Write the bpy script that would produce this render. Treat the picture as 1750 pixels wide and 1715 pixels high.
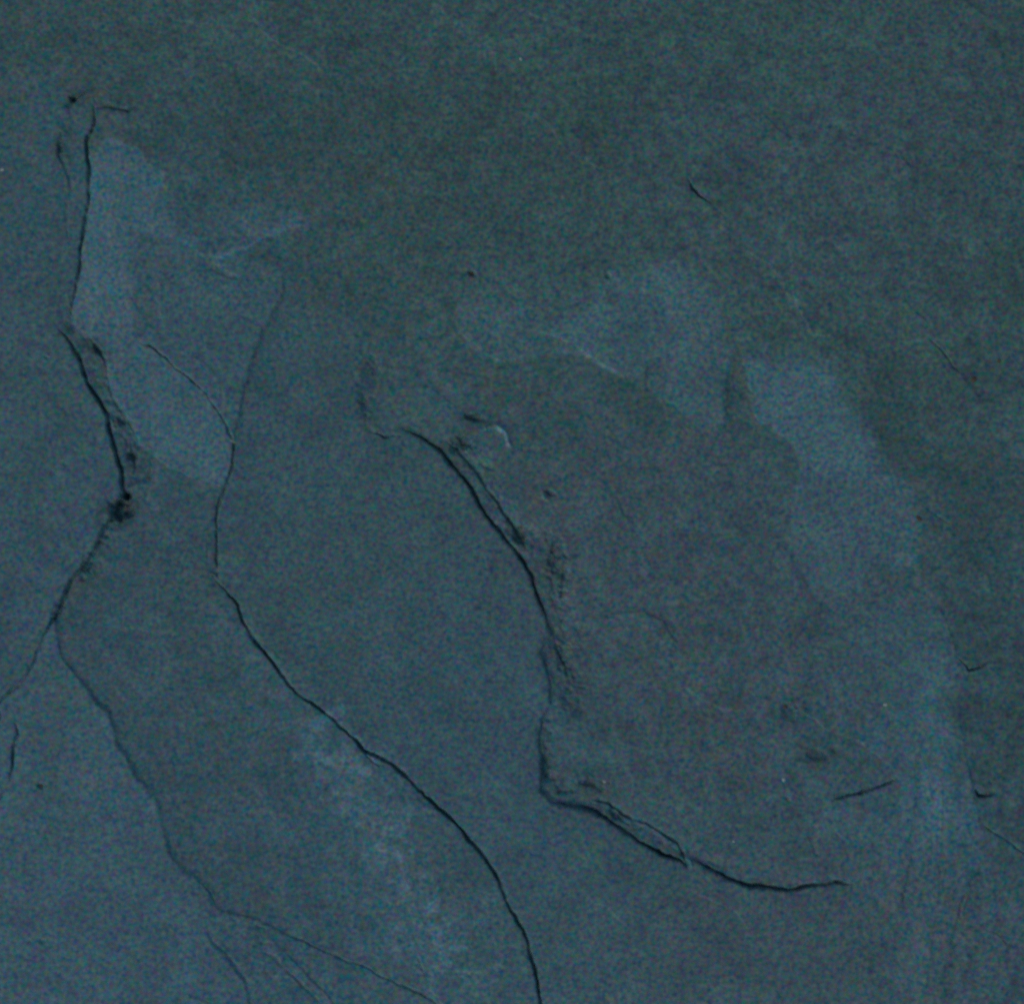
import bpy, math
import numpy as np

# ------------------------------------------------------------------ camera, sky, sun, exposure
S = 0.00025                      # metres per unit of the survey grid: the stretch in view is 0.4375 m wide
W, HT = 1750.0, 1715.0
sc = bpy.context.scene
for o in list(bpy.data.objects):
    bpy.data.objects.remove(o)

cam_d = bpy.data.cameras.new("camera")
cam = bpy.data.objects.new("camera", cam_d)
sc.collection.objects.link(cam)
CAM_H = 1.10
cam.location = (0.0, 0.0, CAM_H)
cam.rotation_euler = (0.0, 0.0, 0.0)
cam_d.sensor_fit = 'HORIZONTAL'
cam_d.sensor_width = 36.0
cam_d.lens = 36.0 * CAM_H / (W * S)
cam_d.clip_start = 0.01
cam_d.clip_end = 50.0
sc.camera = cam

SUN_EL, SUN_AZ = math.radians(44.0), math.radians(222.0)    # azimuth from +Y clockwise: low, from the lower left
w = bpy.data.worlds.new("World")
sc.world = w
w.use_nodes = True
nt = w.node_tree
nt.nodes.clear()
sky = nt.nodes.new("ShaderNodeTexSky")
sky.sky_type = 'NISHITA'
sky.sun_disc = False
sky.sun_elevation = SUN_EL
sky.sun_rotation = SUN_AZ
bg = nt.nodes.new("ShaderNodeBackground")
bg.inputs['Strength'].default_value = 0.085
wo = nt.nodes.new("ShaderNodeOutputWorld")
nt.links.new(sky.outputs[0], bg.inputs[0])
nt.links.new(bg.outputs[0], wo.inputs[0])

sun_d = bpy.data.lights.new("sun", 'SUN')
sun_d.energy = 0.8
sun_d.angle = math.radians(38.0)
sun_d.color = (1.0, 0.95, 0.88)
sun = bpy.data.objects.new("sun", sun_d)
sc.collection.objects.link(sun)
sun.location = (-1.5, -1.5, 2.0)
sun.rotation_euler = (math.radians(90.0) - SUN_EL, 0.0, math.pi - SUN_AZ)

sc.view_settings.view_transform = 'Standard'
sc.view_settings.look = 'None'
sc.view_settings.exposure = 0.0
sc.view_settings.gamma = 1.0
sc.view_settings.use_curve_mapping = False
sc.render.engine = 'CYCLES'
sc.cycles.use_denoising = False
sc.cycles.filter_width = 2.9

# ------------------------------------------------------------------ noise on arrays
def lattice(seed):
    return np.random.default_rng(seed).random((256, 256)).astype(np.float32)

def vnoise(x, y, scale, seed):
    t = lattice(seed)
    u, v = x / scale + 1000.37, y / scale + 1000.71
    iu, iv = np.floor(u).astype(np.int32), np.floor(v).astype(np.int32)
    fu, fv = (u - iu).astype(np.float32), (v - iv).astype(np.float32)
    fu = fu * fu * fu * (fu * (fu * 6 - 15) + 10)
    fv = fv * fv * fv * (fv * (fv * 6 - 15) + 10)
    a, b, c, d = t[iu & 255, iv & 255], t[(iu + 1) & 255, iv & 255], t[iu & 255, (iv + 1) & 255], t[(iu + 1) & 255, (iv + 1) & 255]
    p, q = a + (b - a) * fu, c + (d - c) * fu
    return (p + (q - p) * fv) * 2.0 - 1.0

def fbm(x, y, scale, seed, n=4, gain=0.5):
    r, a, tot = 0.0, 1.0, 0.0
    for k in range(n):
        th = 0.7 * k + 0.3
        cx, sx = math.cos(th), math.sin(th)
        r = r + a * vnoise(x * cx + y * sx, y * cx - x * sx, scale, seed + k)
        tot += a
        a *= gain
        scale *= 0.47
    return r / tot

def sstep(a, b, x):
    t = np.clip((x - a) / (b - a), 0.0, 1.0)
    return t * t * (3 - 2 * t)

# ------------------------------------------------------------------ the grid (finer where the stone was surveyed)
STEP = 1.85
def axis(lo, hi, out):
    core = np.arange(lo - 40, hi + 40 + STEP, STEP)
    ext, d = [], STEP
    p = core[-1]
    while p < hi + out:
        d *= 1.09
        p += d
        ext.append(p)
    ext2, d = [], STEP
    p = core[0]
    while p > lo - out:
        d *= 1.09
        p -= d
        ext2.append(p)
    return np.concatenate([np.array(ext2[::-1]), core, np.array(ext)])
gx, gy = axis(0, W, 620), axis(0, HT, 620)
NX, NY = len(gx), len(gy)
X, Y = [a.astype(np.float32) for a in np.meshgrid(gx, gy)]           # row = y
edge = np.maximum(np.maximum(-X, X - W), np.maximum(-Y, Y - HT))
k_edge = sstep(200, 620, edge)
PX = X + k_edge * fbm(X, Y, 260, 901) * 130
PY = Y + k_edge * fbm(X, Y, 260, 911) * 130

# broken stone never follows a straight line: outlines are read through a small warp
WX = X + fbm(X, Y, 60, 11, 2) * 3.6 + fbm(X, Y, 20, 21, 3, 0.6) * 3.0
WY = Y + fbm(X, Y, 60, 31, 2) * 3.6 + fbm(X, Y, 20, 41, 3, 0.6) * 3.0

def win(x0, x1, y0, y1):
    i0, i1 = np.searchsorted(gx, x0 - 12), np.searchsorted(gx, x1 + 12)
    j0, j1 = np.searchsorted(gy, y0 - 12), np.searchsorted(gy, y1 + 12)
    return slice(max(j0, 0), max(j1, 1)), slice(max(i0, 0), max(i1, 1))

def seg_dist(pts, band, closed=False, val=None):
    """distance to a polyline, clipped to band; val: a number per vertex, interpolated along it"""
    D = np.full(X.shape, band, np.float32)
    V = np.zeros(X.shape, np.float32) if val is not None else None
    n = len(pts)
    for k in range(n if closed else n - 1):
        (x0, y0), (x1, y1) = pts[k], pts[(k + 1) % n]
        sl = win(min(x0, x1) - band, max(x0, x1) + band, min(y0, y1) - band, max(y0, y1) + band)
        qx, qy = WX[sl], WY[sl]
        if qx.size == 0:
            continue
        dx, dy = x1 - x0, y1 - y0
        L2 = dx * dx + dy * dy + 1e-6
        t = np.clip(((qx - x0) * dx + (qy - y0) * dy) / L2, 0, 1)
        d = np.hypot(qx - x0 - t * dx, qy - y0 - t * dy)
        m = d < D[sl]
        D[sl] = np.where(m, d, D[sl])
        if val is not None:
            vv = val[k] + (val[(k + 1) % n] - val[k]) * t
            V[sl] = np.where(m, vv, V[sl])
    return (D, V) if val is not None else D

def inside(pts):
    xs, ys = [p[0] for p in pts], [p[1] for p in pts]
    sl = win(min(xs), max(xs), min(ys), max(ys))
    qx, qy = WX[sl], WY[sl]
    r = np.zeros(qx.shape, bool)
    n = len(pts)
    for k in range(n):
        (x0, y0), (x1, y1) = pts[k], pts[(k + 1) % n]
        if y0 == y1:
            continue
        rows = ((y0 > qy) != (y1 > qy))
        r ^= rows & (qx < (x1 - x0) * (qy - y0) / (y1 - y0) + x0)
    out = np.zeros(X.shape, bool)
    out[sl] = r
    return out

def sdist(pts, band):
    d = seg_dist(pts, band, True)
    return np.where(inside(pts), d, -d)

# ------------------------------------------------------------------ survey of the breaks
C1 = [(159,166),(159,208),(148,237),(147,263),(152,290),(152,327),(149,362),(143,394),(136,429),(133,473),(125,523),(120,546)]
C2 = [(103,561),(125,593),(143,628),(152,657),(169,684),(184,713),(188,742),(198,777),(208,809),(214,844)]
C2L = [(214,844),(201,861),(190,879),(175,908),(165,934),(146,962),(122,995),(108,1026),(93,1058),(74,1087),(64,1113),(52,1142),(35,1169),(17,1183),(-2,1198)]
C2B = [(120,546),(146,567),(159,590),(178,611),(184,640),(187,663),(198,687),(222,724),(236,760)]
C3 = [(227,585),(254,589),(280,608),(306,633),(329,655),(353,678),(370,701),(391,730),(398,748)]
C4U = [(485,495),(466,537),(449,567),(437,602),(426,640),(414,687),(408,722),(400,757)]
C4L = [(400,757),(397,792),(388,824),(376,850),(370,873),(370,908),(369,955),(373,984)]
C5 = [(351,976),(364,985),(385,1005),(405,1035),(414,1061),(434,1093),(455,1119),(478,1148),(499,1172),(517,1192),(546,1213),(575,1236),(604,1262),(622,1283),(645,1292),(668,1306),(692,1324),(715,1347),(744,1373),(776,1405),(802,1434),(826,1464),(849,1499),(866,1535),(881,1564),(903,1614),(917,1668),(923,1715),(935,1790)]
C6 = [(681,732),(704,740),(727,751),(748,763),(762,783),(780,804),(800,827),(812,853),(829,882),(850,906),(873,932),(891,958),(907,987),(914,1016),(929,1050),(943,1083)]
C6A = [(631,737),(657,744),(687,744)]
C6B = [(762,754),(783,772),(794,783),(815,807),(832,836),(850,859),(867,885),(882,909),(900,935)]
C6C = [(943,1083),(928,1102),(924,1114),(934,1137),(943,1169),(943,1204),(925,1233),(924,1268),(931,1309),(925,1350),(940,1370)]
C7A = [(940,1370),(963,1372),(992,1375),(1016,1383),(1039,1399),(1062,1417),(1092,1440),(1115,1450),(1138,1461),(1159,1469),(1173,1480)]
C7T = [(1010,1367),(1042,1373),(1071,1394),(1103,1405),(1132,1423),(1153,1437),(1167,1455)]
C7B = [(1181,1467),(1211,1483),(1234,1496),(1257,1507),(1280,1516),(1297,1514),(1329,1517),(1349,1522),(1382,1514),(1409,1511),(1432,1507),(1466,1511)]
C8 = [(1418,1367),(1445,1359),(1474,1351),(1507,1341),(1537,1330)]
GE = [(99,1078),(105,1122),(120,1142),(143,1172),(163,1204),(184,1221),(195,1250),(198,1271),(213,1291),(230,1320),(254,1349),(271,1370),(274,1405),(282,1437),(292,1463),(309,1486),(329,1498),(359,1524),(376,1553)]
GE2 = [(376,1553),(355,1580),(361,1606),(385,1629),(405,1658),(420,1681),(440,1760)]
HL = [(472,1589),(510,1605),(551,1624),(589,1641),(633,1653),(673,1677),(714,1696),(739,1711),(800,1790)]
KL = [(1264,586),(1270,618),(1275,655),(1287,684),(1296,722),(1318,728),(1334,748),(1350,752),(1368,780),(1362,830),(1352,890),(1348,930),(1365,970),(1385,1010),(1400,1034)]
KB = [(1400,1034),(1414,1012),(1440,1012),(1462,1004),(1474,1008),(1484,984),(1496,978),(1510,996),(1540,992),(1562,980)]
KR = [(1562,980),(1572,910),(1575,862),(1550,820),(1520,770),(1490,710),(1450,660)]
PB = [(941,574),(987,595),(1015,616),(1053,637),(1088,652),(1101,655),(1104,618),(1112,656),(1130,682),(1160,690),(1176,716),(1192,738),(1210,732),(1224,746),(1239,722),(1238,690),(1246,655),(1249,612),(1262,586)]
R = lambda a: a[::-1]
ERT = [(1466,1511),(1500,1490),(1550,1506),(1542,1542),(1518,1571),(1495,1597),(1480,1750),(1500,2600)]
LR = [(1562,980),(1620,1050),(1636,1120),(1655,1145),(1612,1200),(1640,1250),(1667,1349),(1679,1404),(1664,1495),(1641,1542),(1632,1594),(1617,1623),(1600,1715),(1600,2600)]

# plate: (name, label, outline, height or None, tilt x, tilt y, edge softness, roughness, ripple, pale)
PLATES = [
 ("layer", "broad greenish upper layer, fine grained, over the whole top", None, 0, 0, 0, 4, 1.0, 1.0, 0.0),
 ("layer", "smooth layer along the left edge, left of the long left crack",
  [(-900,60),(60,130),(128,160),(159,166)] + C1 + C2 + C2L + [(-900,1560)], None, 0, 0, 4, .55, .6, .10),
 ("layer", "wide smooth tongue in the middle between the two long curved cracks",
  C4U + C4L + C5 + [(1000,2600)] + R(ERT) + R(C7B) + R(C7A) + R(C6C) + R(C6) + [(655,738),(631,737),(637,725),(614,664),(625,626),(600,560),(540,505)],
  0.0, 0.0, 0.0, 9, .5, .7, .05),
 ("layer", "dusty mottled layer below the long middle crack",
  C2L[:9] + GE + [(438,1570)] + HL + [(820,2600),(1000,2600)] + R(C5) + R(C4L) + [(388,824),(375,828),(300,800),(250,770),(256,815)],
  -1.5, .004, .002, 3, .75, .9, .01),
 ("layer", "smooth bluish layer in the bottom left corner",
  C2L[8:] + [(-900,1560),(-900,2600),(440,2600)] + R(GE2) + R(GE), 1.0, .003, .001, 9, .45, .6, .23),
 ("layer", "narrow ragged layer wedged in at the bottom edge",
  [(376,1553),(438,1570)] + HL + [(820,2600),(440,2600)] + R(GE2), .2, .001, 0, 4, .8, 1., .12),
 ("layer", "sunken darker layer right of the middle crack",
  [(646,629),(700,640),(770,600),(794,588),(854,619),(941,600)] + PB[1:] + KL + [(1395,1080),(1390,1130),(1420,1200),(1480,1280)] + R(C8) + [(1395,1420),(1400,1480),(1432,1507)] + R(C7B[:-1]) + R(C7A) + R(C6C) + R(C6) + [(655,738),(631,737),(637,725),(614,664),(625,626)],
  -4.0, .003, .0015, 7, .85, 1.1, .0),
 ("layer", "streaked lower right layer with faint upright ridges",
  [(1400,1034)] + KB[1:-1] + LR + [(1500,2600)] + R(ERT) + [(1432,1507),(1400,1480),(1395,1420)] + C8 + [(1480,1280),(1420,1200),(1390,1130),(1395,1080)],
  -.8, .0, .0, 8, .7, 1.1, .20),
 ("layer", "rough dark layer along the right edge",
  [(1450,660),(1500,600),(1585,575),(1611,601),(1629,627),(1649,638),(1664,649),(1720,760),(1800,830),(2700,1000),(2700,2600),(1600,2600)] + R(LR)[1:] + KR[1:],
  None, 0, 0, 14, 1.0, 1.2, -.10),
 ("flake", "thin faint flake above the sunken layer",
  [(770,518),(830,490),(900,500),(960,540),(941,574),(987,595),(941,605),(854,619),(794,588)], -.4, 0, 0, 6, .8, .8, .20),
 ("flake", "pale ragged flake with a toothed lower edge, upper right of centre",
  [(960,540),(1000,505),(1040,460),(1120,440),(1200,446),(1258,505),(1264,560)] + R(PB), -.2, 0, 0, 4, .7, .8, .40),
 ("flake", "large pale flake with a toothed left edge, right of centre",
  [(1262,560),(1330,575),(1400,590),(1450,660)] + R(KR)[1:] + R(KB)[1:] + R(KL), .1, -.002, .001, 4, .55, .7, .58),
 ("flake", "pale blue smooth flake in the upper left beside the crack",
  C1[3:] + C2B[1:4] + [(215,600),(227,585),(275,545),(270,490),(275,470),(340,440),(400,425),(455,395),(400,388),(330,385),(292,350),(278,292),(232,252),(175,232)],
  -2.0, .0, .0, 8, .35, .5, .55),
 ("layer", "three sided layer above the almond shaped flake",
  [(227,585),(275,545),(270,490),(275,470),(340,440),(400,425),(480,460)] + C4U + R(C3), 2.6, .012, .004, 4, .6, .7, .20),
 ("flake", "pale almond shaped flake left of the middle tongue",
  C3 + C4L[:3] + [(375,828),(300,800),(250,770),(236,760),(222,724),(198,687),(187,663),(184,640),(178,611),(215,600)],
  -1.6, .004, .004, 3, .35, .5, .5),
 ("splinter", "dark splintered strip between the two left cracks",
  C2 + [(227,832),(256,815),(250,770),(236,760)] + R(C2B)[1:], -6.0, -.03, 0, 4, 2.6, 1.2, .0),
 ("splinter", "thin dark sliver inside the upper curve of the middle crack",
  C6[3:12] + [(900,935)] + R(C6B), -6.0, .02, 0, 3, 1.6, 1., .0),
 ("splinter", "dark wedge shaped splinter inside the lower right crack",
  C7A[2:] + R(C7T), -6.0, 0, .03, 3, 1.8, 1., .0),
 ("chip", "small raised chip with a painted highlight on its broken edge, above the middle crack",
  [(790,772),(800,750),(812,732),(830,722),(850,724),(864,735),(872,756),(866,782),(850,792),(828,790),(806,786)], -1.5, .0, .0, 4, 1.6, 1., .22),
]

# ------------------------------------------------------------------ height, colour masks, plate ids
FEATHER = {10: [[(960,540),(1000,505),(1040,460),(1120,440),(1200,446),(1258,505),(1262,560)]],
           11: [[(1262,560),(1330,575),(1400,590),(1450,660)] + R(KR), R(KB)[:3]],
           12: [[(340,440),(400,425),(455,395),(400,388),(330,385),(292,350)]],
           9: [[(830,490),(830,490),(900,500),(960,540)]]}
und = fbm(X, Y, 620, 101, 3) * 5.0
H = und.copy()
ROUGH = np.ones(X.shape, np.float32)
RIP = np.ones(X.shape, np.float32)
PALE = np.zeros(X.shape, np.float32)
ID = np.zeros(X.shape, np.int16)
for k, (nm, lb, poly, h, tx, ty, soft, rg, rp, pl) in enumerate(PLATES):
    if poly is None:
        continue
    sd = sdist(poly, 44.0)
    m = sstep(-soft, soft, sd)
    cx, cy = np.mean([min(max(p[0], 0), W) for p in poly]), np.mean([min(max(p[1], 0), HT) for p in poly])
    if h is not None:
        own = und + h + tx * (X - cx) + ty * (Y - cy) + fbm(X, Y, 200, 200 + 7 * k, 3) * 2.4
        if k == 13:                                            # this one curls up towards its right hand edge only
            own = und + 3.4 * np.exp(-seg_dist(C4U, 240) / 45)
        if k == 3:                                             # hollows along the cracks it meets
            own = own - 5.0 * np.exp(-seg_dist(C2L[:9], 120) / 20) - .8 * np.exp(-seg_dist(GE, 160) / 60)
        if k == 2:
            own = own - 2.4 * np.exp(-seg_dist(C4U, 160) / 34)
        if k == 6:                                             # the sunken layer is deepest beside the middle crack and rises away from it
            dd = np.minimum(seg_dist(C6 + C6C, 260), seg_dist(C7A + C7B, 260))
            own = own + 3.4 - (3.0 * np.exp(-dd / 80) + 7.0 * np.exp(-dd / 26) * np.clip(.75 + .9 * fbm(X, Y, 60, 88, 3), .1, 1.6)) * sstep(600, 760, X) * (1 - sstep(1180, 1400, X) * .7)
        H = H + (own - H) * m
    m2 = m
    if k in FEATHER:                                           # crisp on one side, feathering out on the other
        fd = np.minimum.reduce([seg_dist(q, 120) for q in FEATHER[k]]) + fbm(X, Y, 60, 300 + k, 5, .65) * 44
        m2 = sstep(-3, 3, sd + fbm(X, Y, 24, 340 + k, 4, .6) * 8) * sstep(-2, 40, fd)
    ROUGH += (rg - ROUGH) * m
    RIP += (rp - RIP) * m
    PALE += (pl - PALE) * m2
    ID[sd > 0] = k

BLOTCH = np.zeros(X.shape, np.float32)  # dark olive blotches, many of them over pits and beside cracks
# the pale flakes keep a crisp lower left edge but feather out towards the upper right
def blob(cx, cy, rx, ry, rot=0.0, seed=1, ragged=.35):
    c, s = math.cos(rot), math.sin(rot)
    u, v = ((X - cx) * c + (Y - cy) * s) / rx, ((Y - cy) * c - (X - cx) * s) / ry
    d = np.hypot(u, v) + fbm(X, Y, max(30, min(rx, ry) * .8), seed, 4, .6) * ragged
    return 1 - sstep(.45, 1.15, d)

lobe = [(236,395),(300,412),(345,436),(340,446),(275,472),(268,490),(275,548),(240,586),(224,572),(228,480)]
LM = sstep(-5, 5, sdist(lobe, 30))
PALE += (.27 - PALE) * LM
PALE += .16 * blob(440, 375, 150, 34, -.12, 501, .6) + .10 * blob(300, 320, 90, 90, .6, 503)
PALE += .26 * blob(640, 1480, 90, 170, -.5, 511, .7) * (.5 + .5 * fbm(X, Y, 26, 515, 3))
PALE += .22 * blob(690, 1560, 70, 110, -.6, 521, .8) + .16 * blob(560, 1310, 60, 170, -.62, 523, .7) + .12 * blob(400, 1080, 30, 80, -.6, 524, .6)
flk = sstep(.0, .42, fbm(X, Y, 17, 516, 4, .65))
dust = np.clip(blob(600, 1330, 70, 190, -.62, 517, .7) + blob(690, 1530, 90, 160, -.35, 518, .7) + .5 * blob(780, 1640, 110, 90, 0, 519, .7), 0, 1)
PALE += .85 * dust * flk + .08 * dust
PALE += sstep(1150, 1330, Y) * np.exp(-((X - 1600 - 12 * np.sin(Y / 90)) / 80) ** 2) * vnoise(X + 10 * np.sin(Y / 130) + (Y - 1400) * .10, Y * .05, 15, 662) * .2
PALE += .16 * blob(1590, 1240, 40, 260, .03, 531, .5) + .14 * blob(1330, 1180, 160, 90, .5, 533, .6)
PALE += .14 * blob(1150, 1690, 420, 90, 0., 541, .5) + .18 * blob(1650, 1600, 220, 260, 0., 543, .5) + .10 * blob(900, 510, 130, 90, .2, 545, .6)
PALE += .12 * blob(770, 690, 80, 40, .3, 551, .6) + .10 * blob(1060, 1010, 140, 60, .4, 553, .6)
PALE -= .08 * blob(1260, 640, 30, 90, 0., 561) + .10 * blob(700, 250, 560, 170, 0., 563, .5)
PALE -= .10 * blob(1690, 330, 150, 260, .1, 565, .5)
PALE = np.clip(PALE + fbm(X, Y, 90, 571, 4, .6) * .07 + .07 * (Y - HT * .5) / HT, -.3, 1.0)
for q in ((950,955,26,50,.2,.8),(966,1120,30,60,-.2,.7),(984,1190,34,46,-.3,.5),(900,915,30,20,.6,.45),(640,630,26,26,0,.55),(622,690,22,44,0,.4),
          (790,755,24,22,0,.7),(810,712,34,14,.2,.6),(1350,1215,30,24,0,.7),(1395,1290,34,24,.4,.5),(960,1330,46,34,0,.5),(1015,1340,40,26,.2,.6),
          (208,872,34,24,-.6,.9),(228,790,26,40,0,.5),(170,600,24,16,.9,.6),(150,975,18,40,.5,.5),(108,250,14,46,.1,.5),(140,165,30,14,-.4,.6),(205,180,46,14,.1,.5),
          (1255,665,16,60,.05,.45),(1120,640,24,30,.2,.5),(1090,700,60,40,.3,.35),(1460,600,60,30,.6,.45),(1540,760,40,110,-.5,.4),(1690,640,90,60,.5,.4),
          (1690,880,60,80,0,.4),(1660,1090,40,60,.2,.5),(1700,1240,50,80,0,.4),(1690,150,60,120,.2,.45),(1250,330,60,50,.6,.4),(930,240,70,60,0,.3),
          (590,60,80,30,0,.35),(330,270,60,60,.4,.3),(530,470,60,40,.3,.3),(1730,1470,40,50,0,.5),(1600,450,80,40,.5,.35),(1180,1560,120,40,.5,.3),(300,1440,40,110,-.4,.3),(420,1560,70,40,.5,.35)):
    BLOTCH = np.maximum(BLOTCH, .72 * q[5] * blob(q[0], q[1], q[2] * 1.25, q[3] * 1.25, q[4], int(q[0]) + 5000, .75))

# sheets split off in thin terraces: faint contour edges a fraction of a grid unit high
t1 = fbm(WX, WY, 170, 601, 5, .52) * 5.0
fr = t1 - np.floor(t1)
H += RIP * (np.floor(t1) + sstep(.55, 1.0, fr)) * .42
t2 = fbm(WX * .8 + WY * .3, WY - .2 * WX, 70, 621, 4, .55) * 3.0
H += RIP * (np.floor(t2) + sstep(.4, 1.0, t2 - np.floor(t2))) * .10
# grain of the broken surface
H += ROUGH * (fbm(X, Y, 34, 641, 3, .6) * .50 + fbm(X, Y, 9, 651, 2, .6) * .22)
# upright ridges in the lower right
rid = sstep(1180, 1330, Y) * np.exp(-((X - 1600 - 12 * np.sin(Y / 90)) / 70) ** 2)
H += rid * vnoise(X * 1. + 10 * np.sin(Y / 130) + (Y - 1400) * .10, Y * .06, 17, 661) * 1.2

# ---- cracks: polyline, half width and depth at its ends
def crack(pts, wd, depth, taper=(True, True), lift=0.0, jit=.6, wob=None):
    global H
    n = len(pts)
    L = [0.0]
    for a, b in zip(pts, pts[1:]):
        L.append(L[-1] + math.hypot(b[0] - a[0], b[1] - a[1]))
    f = []
    for l in L:
        v = 1.0
        if taper[0]: v *= min(1.0, .12 + l / max(30, .12 * L[-1]))
        if taper[1]: v *= min(1.0, .12 + (L[-1] - l) / max(30, .12 * L[-1]))
        f.append(v)
    depth *= .61
    wd *= .84
    D, V = seg_dist(pts, wd * 2.2 + 10, False, f)
    xs, ys, g = [p[0] for p in pts], [p[1] for p in pts], wd * 2.2 + 12
    sl = win(min(xs) - g, max(xs) + g, min(ys) - g, max(ys) + g)
    x, y, D, V = X[sl], Y[sl], D[sl], V[sl]
    n1 = fbm(x, y, 22, int(pts[0][0]) + 700, 3, .6)
    wv = wd * V * (1 + jit * n1)
    prof = 1 - sstep(.15, 1.0, D / np.maximum(wv, .4))
    H[sl] -= depth * V * np.clip(1 + .9 * fbm(x, y, 34, int(pts[0][1]) + 800, 3), .35, 1.6) * prof * (D < wd * 2.2 + 9.9)
    H[sl] -= .16 * depth * V * np.clip(.6 + 1.2 * n1, 0, 1.5) * np.exp(-(D / 6.5) ** 2)

crack(C1, 4.6, 13, (True, True))
crack([(169,247),(156,264),(152,288)], 3.5, 7)
crack([(152,152),(128,164),(118,179),(120,197)], 6.5, 9)
crack([(120,197),(111,214),(101,240),(102,265),(114,290),(117,325),(112,370),(118,420)], 6.0, 3.4)
crack([(159,180),(187,180),(216,186),(236,178)], 5.5, 8)
crack([(168,148),(180,153),(190,162)], 5.0, 6)
crack(C2, 5.2, 15, (True, False))
crack(C2L[:9], 4.6, 9, (False, False))
crack(C2L[8:], 4.0, 6.5, (False, False))
crack(C2B[1:], 4.2, 7)
crack([(223,745),(223,777),(229,800),(227,826)], 3.6, 6)
crack([(259,777),(256,815),(240,836)], 3.2, 4)
crack(C3, 3.0, 6, (True, False))
crack(C4U[3:], 2.6, 3, (True, False))
crack(C4L, 3.6, 10, (False, True))
crack([(352,910),(352,950),(356,975)], 2.8, 3)
crack(C5, 4.4, 15, (True, False))
crack([(622,1283),(630,1294),(648,1309),(664,1308)], 3.4, 8)
crack(C6, 4.4, 13, (True, True))
crack(C6A, 3.6, 8)
crack(C6B, 5.2, 9)
crack(C6C, 3.0, 4)
crack([(943,1083),(952,1111),(966,1140),(975,1165)], 4.5, 4)
crack([(634,730),(630,706)], 6.0, 1.6)
crack(C7A, 4.4, 10, (True, True))
crack(C7A[6:], 5.0, 12, (True, True))
crack(C7T, 4.6, 8)
crack([(1153,1437),(1165,1456),(1173,1480)], 4.2, 10)
crack(C7B, 4.6, 14, (True, True))
crack(C8, 4.4, 12)
crack([(1176,308),(1185,325),(1199,339),(1215,350)], 5.0, 13)
crack([(1215,350),(1236,372),(1242,388)], 3.5, 3)
crack([(1183,274),(1180,290)], 3.5, 3.5)
crack([(1636,1120),(1655,1145),(1672,1141),(1699,1123)], 4.0, 9)
crack([(1665,1346),(1671,1357),(1690,1357),(1702,1352)], 7.5, 26)
crack([(1678,1342),(1688,1335),(1698,1339)], 5.0, 8)
crack([(1679,1404),(1693,1416),(1708,1425),(1734,1445),(1780,1475)], 3.6, 4)
crack([(1585,575),(1611,601),(1629,627),(1649,638)], 3.4, 5)
crack([(1658,913),(1670,925),(1684,916)], 3.4, 6)
crack([(1575,862),(1600,880),(1640,905)], 3.4, 3)
crack([(25,1232),(31,1256),(23,1277),(20,1306),(16,1338)], 4.0, 11)
crack([(16,1338),(6,1360),(-20,1395)], 3.2, 4)
crack([(-4,1200),(2,1225),(-2,1245)], 4.0, 8)
crack(GE[:4], 3.4, 1.2, (False, True))
crack(GE2[1:], 6.0, 2.4, (True, True))
crack([(376,1553),(359,1524),(329,1498)], 3.4, 4)
crack(HL, 3.2, 4, (True, False))
crack([(438,1624),(466,1636),(510,1674),(532,1696),(560,1730)], 6.5, 2.6)
crack([(400,1560),(440,1580),(472,1589)], 3.4, 3)
crack([(708,1617),(720,1645),(735,1690)], 4.0, 3)
crack([(1550,1506),(1542,1542),(1518,1571),(1495,1597)], 3.4, 3)
crack([(1664,1495),(1641,1542),(1632,1594),(1617,1623)], 3.6, 3.6)
crack([(1147,1104),(1164,1111)], 3.4, 4.5)
crack([(1392,1055),(1395,1080)], 3.4, 4.5)
crack([(890,1340),(898,1362)], 3.4, 5)
crack([(1102,600),(1104,626),(1100,640)], 3.2, 4)
crack([(1472,441),(1505,444)], 3.2, 5)
crack([(745,930),(785,931)], 2.6, 3)
crack([(470,950),(490,945)], 2.4, 2)

# ---- flake edges: a small crisp step on one side of a line, fading out behind it (high side = right hand of the direction)
def ledge(pts, h, fall, pale=0.0, soft=2.2):
    global H, PALE
    band = fall * 2.6
    xs, ys = [p[0] for p in pts], [p[1] for p in pts]
    sl = win(min(xs) - band, max(xs) + band, min(ys) - band, max(ys) + band)
    qx, qy = WX[sl], WY[sl]
    D = np.full(qx.shape, 1e6, np.float32)
    G, T = np.ones(qx.shape, np.float32), np.zeros(qx.shape, np.float32)
    n = len(pts) - 1
    for k in range(n):
        (x0, y0), (x1, y1) = pts[k], pts[k + 1]
        dx, dy = x1 - x0, y1 - y0
        L2 = dx * dx + dy * dy + 1e-6
        t = np.clip(((qx - x0) * dx + (qy - y0) * dy) / L2, 0, 1)
        d = np.hypot(qx - x0 - t * dx, qy - y0 - t * dy)
        m = d < D
        D = np.where(m, d, D)
        G = np.where(m, np.sign(dx * (qy - y0) - dy * (qx - x0)), G)
        T = np.where(m, (k + t) / n, T)
    V = sstep(0, .22, T) * sstep(0, .22, 1 - T) * np.clip(1 + .9 * fbm(qx, qy, 45, int(xs[0]) + 1700, 3), .1, 1.8)
    f = V * sstep(-soft, soft, D * G) * np.exp(-D / fall) * (D < band) * (1 - sstep(band * .6, band, D))
    H[sl] += h * f
    PALE[sl] += pale * f

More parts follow.
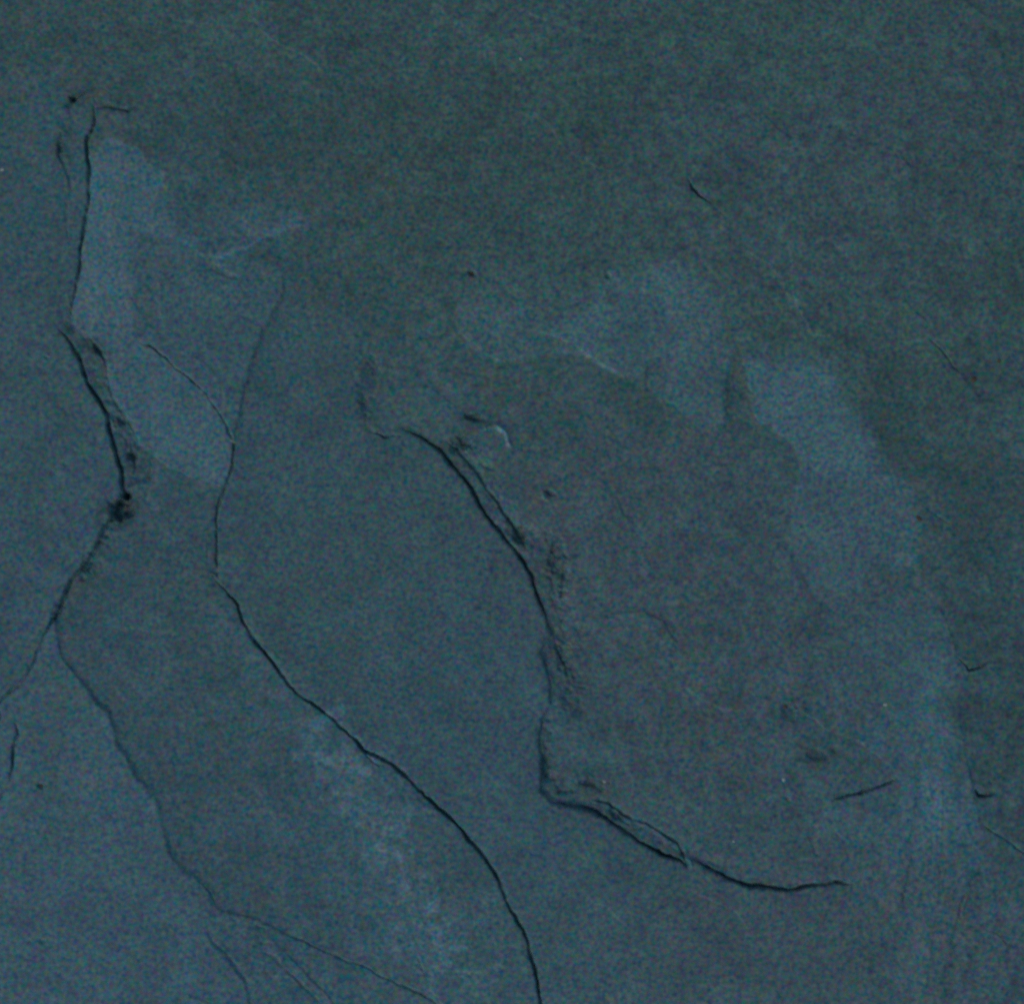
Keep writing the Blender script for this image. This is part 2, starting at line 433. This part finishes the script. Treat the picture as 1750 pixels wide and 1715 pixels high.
ledge(GE, 1.5, 50, .12, 6.0)
ledge(GE2[1:], 1.6, 40, .08)
ledge(R(KR), 1.4, 60, .12, 7.0)
ledge([(1415,590),(1450,626),(1475,700),(1524,780),(1579,862)], 1.0, 45, .06, 8.0)
ledge([(1596,1025),(1621,1064),(1636,1114),(1655,1148)], 2.0, 40, .14)
ledge([(1626,1170),(1601,1203),(1612,1240),(1640,1262),(1660,1340),(1676,1407),(1750,1456)], 1.6, 40, .10)
ledge([(1551,1228),(1566,1290),(1566,1345),(1556,1420),(1551,1502),(1536,1547),(1477,1601)], 1.6, 30, .08)
ledge([(1606,1300),(1612,1380),(1608,1447),(1600,1540),(1586,1656),(1580,1740)], 1.6, 24, .10)
ledge([(1664,1480),(1655,1520),(1641,1572),(1616,1631),(1600,1720)], 2.0, 26, .10)
ledge([(1585,1240),(1592,1340),(1590,1440),(1572,1560)], 1.2, 16, .08)
ledge([(1000,1010),(1040,1048),(1100,1046),(1135,1065),(1150,1095),(1166,1112)], 1.8, 50, .08)
ledge([(1335,1185),(1300,1212),(1250,1214),(1200,1195),(1160,1168)], 1.8, 50, .12)
ledge([(1537,1320),(1480,1272),(1420,1248),(1350,1205)], 1.8, 60, .12)
ledge([(1378,1262),(1250,1290),(1129,1328)], 1.2, 50, .08)
ledge([(1432,1500),(1400,1480),(1380,1430),(1405,1378)], -1.5, 60, -.06)
ledge([(874,624),(847,617),(815,597),(783,569),(772,530)], 1.8, 50, .14)
ledge([(1085,648),(1039,629),(1002,606),(979,587),(934,569),(900,560)], 1.6, 60, .10)
ledge([(540,372),(513,386),(467,404),(426,420),(385,440),(344,438),(292,394)], 2.2, 38, .30)
ledge([(548,366),(524,384),(500,386),(470,404),(440,410),(424,424),(388,436),(372,448),(346,438)], 1.6, 12, .55)
ledge([(478,491),(440,480),(408,479),(360,462),(315,467),(274,481),(270,520)], -1.4, 40, -.04)
ledge([(1158,1512),(1210,1535),(1253,1556),(1290,1600)], -1.2, 40)
ledge([(1589,572),(1613,606),(1643,636),(1690,700),(1720,770)], 1.4, 40, .06, 5.0)
ledge([(1534,470),(1549,517),(1590,560)], 1.4, 40, .04)
ledge([(1690,30),(1712,90),(1735,170),(1760,240)], 1.8, 50, .08, 8.0)
ledge([(1640,60),(1665,150),(1700,260)], 1.2, 36, .04)
ledge([(430,1570),(500,1640),(560,1700),(600,1760)], 1.6, 36, .08)
ledge([(700,650),(735,662),(770,690),(800,705)], 1.6, 30, .14)
ledge([(1050,455),(1030,480),(1042,510)], 1.0, 24)
rl = np.random.default_rng(2024)
for _ in range(90):                                            # the unnamed ones, mostly running down to the right
    lx, ly = rl.uniform(-60, W + 60), rl.uniform(-60, HT + 60)
    if (400 < lx < 900 and 520 < ly < 1250) or (lx < 150 and ly > 300) or (lx < 350 and ly > 1250):
        if rl.random() < .8:
            continue
    th = rl.normal(.95 if lx > 1200 else .5, .5)
    pp, st = [(lx, ly)], rl.uniform(14, 34)
    for _k in range(rl.integers(4, 8)):
        th += rl.normal(0, .4)
        pp.append((pp[-1][0] + st * math.cos(th), pp[-1][1] + st * math.sin(th)))
    if rl.random() < .5:
        pp = pp[::-1]
    ledge(pp, rl.uniform(.5, 1.5), rl.uniform(18, 50), rl.uniform(0, .07))

# ---- pits and shattered patches
def pit(cx, cy, rx, ry, rot, depth, seed, ragged=.45, chop=.35):
    global H
    c, s = math.cos(rot), math.sin(rot)
    sl = win(cx - 3 * max(rx, ry), cx + 3 * max(rx, ry), cy - 3 * max(rx, ry), cy + 3 * max(rx, ry))
    x, y = X[sl], Y[sl]
    u, v = ((x - cx) * c + (y - cy) * s) / rx, ((y - cy) * c - (x - cx) * s) / ry
    d = np.hypot(u, v) + fbm(x, y, max(7, min(rx, ry)), seed, 3, .6) * ragged
    m = 1 - sstep(.1, 1.05, d)
    H[sl] -= m * depth * 1.5 * (1 + chop * fbm(x, y, 15, seed + 3, 2, .6))

pit(214, 846, 11, 12, 0, 15, 1001)
pit(206, 868, 28, 18, -.7, 14, 1003, .6)
pit(222, 876, 12, 10, 0, 7, 1005, .6)
pit(168, 598, 16, 9, .9, 6, 1011, .6)
pit(205, 715, 20, 9, 1.0, 5, 1013, .6)
pit(226, 780, 9, 13, 0, 6, 1015, .6)
pit(152, 965, 12, 26, .5, 5, 1017, .6)
pit(100, 1040, 9, 26, .5, 5, 1019, .5)
pit(124, 168, 9, 7, 0, 6, 1021, .5)
pit(104, 250, 7, 18, 0, 4, 1023, .5)
pit(788, 758, 20, 18, 0, 9, 1031, .5)
pit(808, 712, 22, 8, .2, 6, 1033, .6)
pit(940, 842, 13, 9, .6, 6, 1035, .4)
pit(888, 914, 22, 15, .6, 7, 1037, .6)
pit(952, 950, 15, 28, .2, 5, 1039, .7)
pit(964, 995, 10, 30, .1, 4, 1041, .7)
pit(960, 1120, 14, 36, -.3, 4, 1043, .7)
pit(975, 1185, 18, 30, -.2, 3, 1044, .7)
pit(933, 1300, 10, 36, 0, 4, 1045, .7)
pit(960, 1345, 24, 14, .1, 4, 1046, .7)
pit(1012, 1338, 26, 16, .3, 4, 1047, .8)
pit(1055, 1392, 26, 9, .7, 5, 1048, .6)
pit(1350, 1218, 20, 16, 0, 3.5, 1051, .8)
pit(1395, 1290, 20, 14, .4, 3, 1053, .8)
pit(640, 630, 18, 22, 0, 3, 1055, .8)
pit(626, 690, 12, 30, 0, 2.4, 1056, .8)
pit(1254, 665, 16, 66, .05, 1.4, 1057, .5, .1)
pit(806, 466, 8, 6, .3, 5, 1061, .4)
pit(1039, 472, 7, 6, 0, 4, 1063, .4)
pit(71, 1607, 7, 6, 0, 2, 1065, .5)
pit(70, 1342, 8, 6, 0, 3, 1067, .5)
rs = np.random.default_rng(77)
for k in range(46):                                            # scattered small pocks of the rough upper sheet
    px, py = rs.uniform(-40, W + 40), rs.uniform(-40, HT + 40)
    if 380 < py < 1500 and 380 < px < 930 and rs.random() < .75:
        continue
    pit(px, py, rs.uniform(3, 9), rs.uniform(3, 6), rs.uniform(0, 3), rs.uniform(.4, 1.5), 1100 + 5 * k, .5)

# shattered zones: a mesh of small broken ledges with narrow gaps between them
ridg = (1 - np.abs(fbm(WX * .8 - WY * .5, WY + WX * .3, 44, 1501, 3, .5)) * 3.0).clip(0, 1) ** 2
led = np.floor(fbm(WX, WY, 26, 1511, 3, .6) * 4) / 4 * .6 + .4 * fbm(WX, WY, 26, 1511, 3, .6)
SH = np.zeros(X.shape, np.float32)
for q, bw, am in (([(790,745),(815,790),(850,850),(890,915)], 34, .7), ([(885,905),(925,940),(950,990),(962,1060),(968,1130),(978,1190)], 40, 1.0),
                  ([(936,1230),(938,1300),(945,1345),(1010,1350)], 30, .8), ([(1000,1370),(1060,1400),(1130,1440),(1180,1462),(1250,1492)], 22, .8),
                  ([(212,850),(196,880),(175,925),(150,980)], 26, 1.0), ([(120,560),(160,610),(185,680),(215,740),(232,800)], 20, .8),
                  ([(130,170),(112,230),(108,270)], 16, .6), ([(165,165),(230,182)], 18, .6), ([(632,640),(628,700),(640,735)], 30, .5),
                  ([(440,1590),(520,1660),(560,1720)], 30, .35), ([(1254,600),(1252,730)], 18, .3)):
    SH = np.maximum(SH, am * (1 - sstep(0, bw, seg_dist(q, bw + 2) + fbm(X, Y, 30, 1521, 3, .6) * bw * .5)))
H -= SH * (ridg * 3.6 + led * 4.5 + 1.5)

# raised broken rim of the chip and a few upturned splinters get a painted highlight
def rise(pts, wd, h, highlight=.35):                               # the edge's highlight is painted into the pale mask
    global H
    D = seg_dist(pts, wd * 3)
    PALE[...] = PALE + highlight * (1 - sstep(wd * .4, wd * 1.4, D))
    H += h * (1 - sstep(0, wd, D))
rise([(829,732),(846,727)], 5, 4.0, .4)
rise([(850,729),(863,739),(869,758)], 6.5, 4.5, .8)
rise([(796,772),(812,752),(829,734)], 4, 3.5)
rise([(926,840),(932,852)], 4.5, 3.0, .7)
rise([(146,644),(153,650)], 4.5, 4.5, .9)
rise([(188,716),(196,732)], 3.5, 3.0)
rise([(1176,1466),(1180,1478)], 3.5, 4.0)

# ------------------------------------------------------------------ material
def slate_material():
    m = bpy.data.materials.new("slate")
    m.use_nodes = True
    t = m.node_tree
    n, l = t.nodes, t.links
    n.clear()
    out = n.new("ShaderNodeOutputMaterial")
    b = n.new("ShaderNodeBsdfPrincipled")
    l.new(b.outputs[0], out.inputs[0])
    tc = n.new("ShaderNodeTexCoord")
    def noise(scale, detail, rough=.5, dist=0.0):
        q = n.new("ShaderNodeTexNoise")
        q.inputs['Scale'].default_value = scale
        q.inputs['Detail'].default_value = detail
        q.inputs['Roughness'].default_value = rough
        q.inputs['Distortion'].default_value = dist
        l.new(tc.outputs['Object'], q.inputs['Vector'])
        return q
    def mix(a, bb, f, mode='MIX'):
        q = n.new("ShaderNodeMix")
        q.data_type = 'RGBA'
        q.blend_type = mode
        for sock, v in ((q.inputs[0], f), (q.inputs[6], a), (q.inputs[7], bb)):
            if isinstance(v, bpy.types.NodeSocket):
                l.new(v, sock)
            elif isinstance(v, (int, float)):
                sock.default_value = v
            else:
                sock.default_value = (*v, 1.0)
        return q.outputs[2]
    def ramp(v, a, bb, c, d):
        q = n.new("ShaderNodeMapRange")
        l.new(v, q.inputs[0])
        for i, x in enumerate((a, bb, c, d)):
            q.inputs[1 + i].default_value = x
        return q.outputs[0]
    pale = n.new("ShaderNodeAttribute")
    pale.attribute_name = "pale"
    tint = n.new("ShaderNodeAttribute")
    tint.attribute_name = "tint"
    blotch, warm, rgh = [n.new("ShaderNodeAttribute") for _ in range(3)]
    blotch.attribute_name, warm.attribute_name, rgh.attribute_name = "blotch", "warm", "grit"
    green, blue, light = COL['green'], COL['blue'], COL['light']
    big = noise(7.0, 4, .6)
    f_t = n.new("ShaderNodeMath")
    f_t.operation = 'ADD'
    f_t.use_clamp = True
    l.new(ramp(big.outputs[0], .3, .7, -.18, .18), f_t.inputs[0])
    l.new(tint.outputs['Fac'], f_t.inputs[1])
    base = mix(green, blue, f_t.outputs[0])
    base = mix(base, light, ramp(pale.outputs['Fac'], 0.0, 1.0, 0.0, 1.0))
    dk = n.new("ShaderNodeMapRange")
    l.new(pale.outputs['Fac'], dk.inputs[0])
    for i, x in enumerate((-.3, 0.0, .72, 1.0)):
        dk.inputs[1 + i].default_value = x
    base = mix(base, dk.outputs[0], 1.0, 'MULTIPLY')
    base = mix(base, COL['brown'], warm.outputs['Fac'])
    base = mix(base, COL['olive'], blotch.outputs['Fac'])
    # soft cloudiness, then coloured speckle imitating camera sensor noise, put into the stone colour
    cloud = noise(48.0, 5, .62)
    base = mix(base, ramp(cloud.outputs[0], .3, .7, .84, 1.16), 1.0, 'MULTIPLY')
    blot = noise(170.0, 4, .65, .6)
    base = mix(base, mix(base, ramp(blot.outputs[0], .25, .75, .72, 1.28), 1.0, 'MULTIPLY'), rgh.outputs['Fac'])
    grain = noise(540.0, 1.2, .6)
    gm = n.new("ShaderNodeMix")
    gm.data_type = 'RGBA'
    gm.blend_type = 'MIX'
    sub = n.new("ShaderNodeVectorMath")
    sub.operation = 'SUBTRACT'
    l.new(grain.outputs['Color'], sub.inputs[0])
    sub.inputs[1].default_value = (.5, .5, .5)
    mad = n.new("ShaderNodeVectorMath")
    mad.operation = 'MULTIPLY_ADD'
    l.new(sub.outputs[0], mad.inputs[0])
    mad.inputs[1].default_value = COL['grain']
    mad.inputs[2].default_value = (1, 1, 1)
    base = mix(base, mad.outputs[0], 1.0, 'MULTIPLY')
    fine = noise(1500.0, 2, .6)
    base = mix(base, ramp(fine.outputs[0], .3, .7, .93, 1.07), 1.0, 'MULTIPLY')
    l.new(base, b.inputs['Base Color'])
    rr = noise(160.0, 3, .6)
    l.new(ramp(rr.outputs[0], .3, .7, .58, .78), b.inputs['Roughness'])
    b.inputs['Specular IOR Level'].default_value = .3
    bn = noise(900.0, 4, .65)
    bp = n.new("ShaderNodeBump")
    bp.inputs['Strength'].default_value = .35
    bp.inputs['Distance'].default_value = .0002
    l.new(bn.outputs[0], bp.inputs['Height'])
    l.new(bp.outputs[0], b.inputs['Normal'])
    return m

def plain_material(name, col, rough=.5):
    m = bpy.data.materials.new(name)
    m.use_nodes = True
    n, l = m.node_tree.nodes, m.node_tree.links
    b = n['Principled BSDF']
    tc, q, r = n.new("ShaderNodeTexCoord"), n.new("ShaderNodeTexNoise"), n.new("ShaderNodeMix")
    q.inputs['Scale'].default_value = 900.0
    l.new(tc.outputs['Object'], q.inputs['Vector'])
    r.data_type = 'RGBA'
    r.inputs[6].default_value = (*[c * .7 for c in col], 1)
    r.inputs[7].default_value = (*[min(1, c * 1.25) for c in col], 1)
    l.new(q.outputs[0], r.inputs[0])
    l.new(r.outputs[2], b.inputs['Base Color'])
    b.inputs['Roughness'].default_value = rough
    return m

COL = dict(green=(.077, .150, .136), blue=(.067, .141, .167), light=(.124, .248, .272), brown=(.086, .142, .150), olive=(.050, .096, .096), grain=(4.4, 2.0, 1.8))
M_SLATE = slate_material()
M_QUARTZ = plain_material("quartz", (.30, .36, .33), .4)
M_IRON = plain_material("iron_spot", (.075, .055, .035), .8)

# the stone turns bluer towards the lower left, greener and greyer towards the top
WARM = np.clip(.9 * blob(1180, 980, 330, 420, -.3, 591, .5) + .7 * blob(1450, 1620, 420, 200, 0, 593, .5) + .5 * blob(1500, 260, 400, 260, 0, 595, .6), 0, .8)
GRIT = np.clip((ROUGH - .35) * 1.5, .12, 1.0)
TINT = np.clip(.40 + (Y - HT * .5) / HT * .85 - (X - W * .5) / W * .42 + .5 * PALE + .25 * fbm(X, Y, 420, 581, 3), 0, 1)

# ------------------------------------------------------------------ one slab, its layers and flakes as parts
col = sc.collection
VX = (PX - W / 2) * S
VY = (HT / 2 - PY) * S
VZ = H * S
gzx = np.gradient(H, gx, axis=1)
gzy = np.gradient(H, gy, axis=0)
N = np.stack([-gzx, gzy, np.ones_like(H)], -1)
N /= np.linalg.norm(N, axis=-1, keepdims=True)
P = np.stack([VX, VY, VZ], -1).reshape(-1, 3).astype(np.float32)
N = N.reshape(-1, 3).astype(np.float32)
BASE = -0.045
SKIRT = -0.014

root = bpy.data.objects.new("slate_slab", None)
root.empty_display_size = .05
root.location = (0, 0, BASE)
root["label"] = "dark blue-grey slate slab with curved cracks and pale cleaved flakes"
root["category"] = "stone slab"
root["kind"] = "thing"
col.objects.link(root)

def add(name, me, mat, parent, label=None):
    o = bpy.data.objects.new(name, me)
    col.objects.link(o)
    me.materials.append(mat)
    o.parent = parent
    if parent is root:
        o.location = (0, 0, -BASE)
    if label:
        o["label"] = label
    return o

# a face takes the plate of its corner; stray crumbs of a plate go to the surrounding one
FID = ID[:-1, :-1].copy()
for _ in range(2):                                             # majority smoothing of single-cell crumbs
    up, dn, lf, rt = np.roll(FID, 1, 0), np.roll(FID, -1, 0), np.roll(FID, 1, 1), np.roll(FID, -1, 1)
    lone = (up == dn) & (lf == rt) & (up == lf) & (up != FID)
    FID = np.where(lone, up, FID)
idx = np.arange(NX * NY, dtype=np.int32).reshape(NY, NX)
Q = np.stack([idx[:-1, :-1], idx[1:, :-1], idx[1:, 1:], idx[:-1, 1:]], -1)

PARTS = {}
for k, pl in enumerate(PLATES):
    q = Q[FID == k]
    if len(q) == 0:
        continue
    used, inv = np.unique(q, return_inverse=True)
    q = inv.reshape(q.shape).astype(np.int64)
    v, nn = P[used], N[used]
    nv = len(v)
    # side walls: every open edge runs straight down into the stone
    e = np.concatenate([q[:, [0, 1]], q[:, [1, 2]], q[:, [2, 3]], q[:, [3, 0]]])
    key = np.minimum(e[:, 0], e[:, 1]) * nv + np.maximum(e[:, 0], e[:, 1])
    u, first, cnt = np.unique(key, return_index=True, return_counts=True)
    be = e[first[cnt == 1]]
    bu, binv = np.unique(be, return_inverse=True)
    be = binv.reshape(be.shape)
    top, bot = v[bu].copy(), v[bu].copy()
    top[:, 2] -= 2e-6
    bot[:, 2] = SKIRT
    nb = len(bu)
    walls = np.stack([be[:, 1] + nv, be[:, 0] + nv, be[:, 0] + nv + nb, be[:, 1] + nv + nb], -1)
    allv = np.concatenate([v, top, bot]).astype(np.float32)
    allq = np.concatenate([q, walls]).astype(np.int32)
    me = bpy.data.meshes.new(pl[0])
    me.vertices.add(len(allv))
    me.vertices.foreach_set("co", allv.ravel())
    me.loops.add(allq.size)
    me.loops.foreach_set("vertex_index", allq.ravel())
    me.polygons.add(len(allq))
    me.polygons.foreach_set("loop_start", np.arange(0, allq.size, 4, dtype=np.int32))
    sm = np.ones(len(allq), bool)
    me.polygons.foreach_set("use_smooth", sm)
    me.update(calc_edges=True)
    for an, arr in (("pale", PALE), ("tint", TINT), ("blotch", BLOTCH), ("warm", WARM), ("grit", GRIT)):
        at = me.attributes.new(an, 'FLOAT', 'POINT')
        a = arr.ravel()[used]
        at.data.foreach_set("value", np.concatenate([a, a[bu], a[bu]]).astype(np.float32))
    wn = np.zeros((2 * nb, 3), np.float32)
    me.normals_split_custom_set_from_vertices(np.concatenate([nn, wn]))
    PARTS[k] = add(pl[0], me, M_SLATE, root, pl[1])

# the unbroken stone under the split layers
x0, x1, y0, y1 = VX.min() + .03, VX.max() - .03, VY.min() + .03, VY.max() - .03
rb = np.random.default_rng(5)
ring = []
for a, b2 in (((x0, y0), (x1, y0)), ((x1, y0), (x1, y1)), ((x1, y1), (x0, y1)), ((x0, y1), (x0, y0))):
    for t in np.linspace(0, 1, 14)[:-1]:
        ring.append((a[0] + (b2[0] - a[0]) * t + rb.uniform(-.006, .006), a[1] + (b2[1] - a[1]) * t + rb.uniform(-.006, .006)))
nr = len(ring)
vv = [(x, y, SKIRT + .002) for x, y in ring] + [(x * 1.01, y * 1.01, -.028) for x, y in ring] + [(x * .985, y * .985, BASE) for x, y in ring]
ff = [tuple(range(nr)), tuple(range(3 * nr - 1, 2 * nr - 1, -1))]
for r_ in (0, 1):
    for i in range(nr):
        j = (i + 1) % nr
        ff.append((r_ * nr + j, r_ * nr + i, (r_ + 1) * nr + i, (r_ + 1) * nr + j))
me = bpy.data.meshes.new("slab_body")
me.from_pydata(vv, [], ff)
add("slab_body", me, M_SLATE, root, "unsplit stone underneath the cleaved layers")

# ------------------------------------------------------------------ tiny mineral grains set in the surface
def height_at(px, py):
    i, j = int(np.argmin(np.abs(gx - px))), int(np.argmin(np.abs(gy - py)))
    return float(VZ[j, i]), int(FID[min(j, NY - 2), min(i, NX - 2)])

def grain_mesh(name, seed):
    r = np.random.default_rng(seed)
    v = []
    for z, rad, n in ((-.5, .8, 7), (.2, 1.0, 7), (.7, .55, 7)):
        for a in range(n):
            t = 2 * math.pi * a / n + z
            q = rad * r.uniform(.75, 1.2)
            v.append((q * math.cos(t), q * math.sin(t), z * .8))
    v.append((0, 0, .75))
    f = []
    for b in (0, 7):
        for a in range(7):
            c = (a + 1) % 7
            f.append((b + a, b + c, b + 7 + c, b + 7 + a))
    f += [(14 + a, 14 + (a + 1) % 7, 21) for a in range(7)] + [tuple(range(6, -1, -1))]
    me = bpy.data.meshes.new(name)
    me.from_pydata(v, [], f)
    return me
gq, gi = grain_mesh("quartz_grain", 3), grain_mesh("iron_grain", 9)
gq.materials.append(M_QUARTZ)
gi.materials.append(M_IRON)
for nm, me, lst in (
    ("quartz_grain", gq, [(1513,1203,4.4,3.4),(1339,1331,4.2,3.6),(1033,1335,3.6,2.4),(890,101,2.6,3.4),(1254,1437,2.4,2.2),(3,289,4,3)]),
    ("iron_grain", gi, [(806,465,10,6),(1664,649,6,6),(1571,886,6,4.5),(1341,1206,4,6),(1707,617,3.4,3.4),(71,1342,6,4)])):
    for k, (px, py, rx, ry) in enumerate(lst):
        z, pid = height_at(px, py)
        o = bpy.data.objects.new(nm, me)
        col.objects.link(o)
        par = PARTS[pid]
        o.parent = par
        o.location = ((px - W / 2) * S, (HT / 2 - py) * S, z + (.0001 if nm == "quartz_grain" else .0000))
        o.scale = (rx * S, ry * S, min(rx, ry) * S * .6)
        o.rotation_euler = (0, 0, k * 1.3)
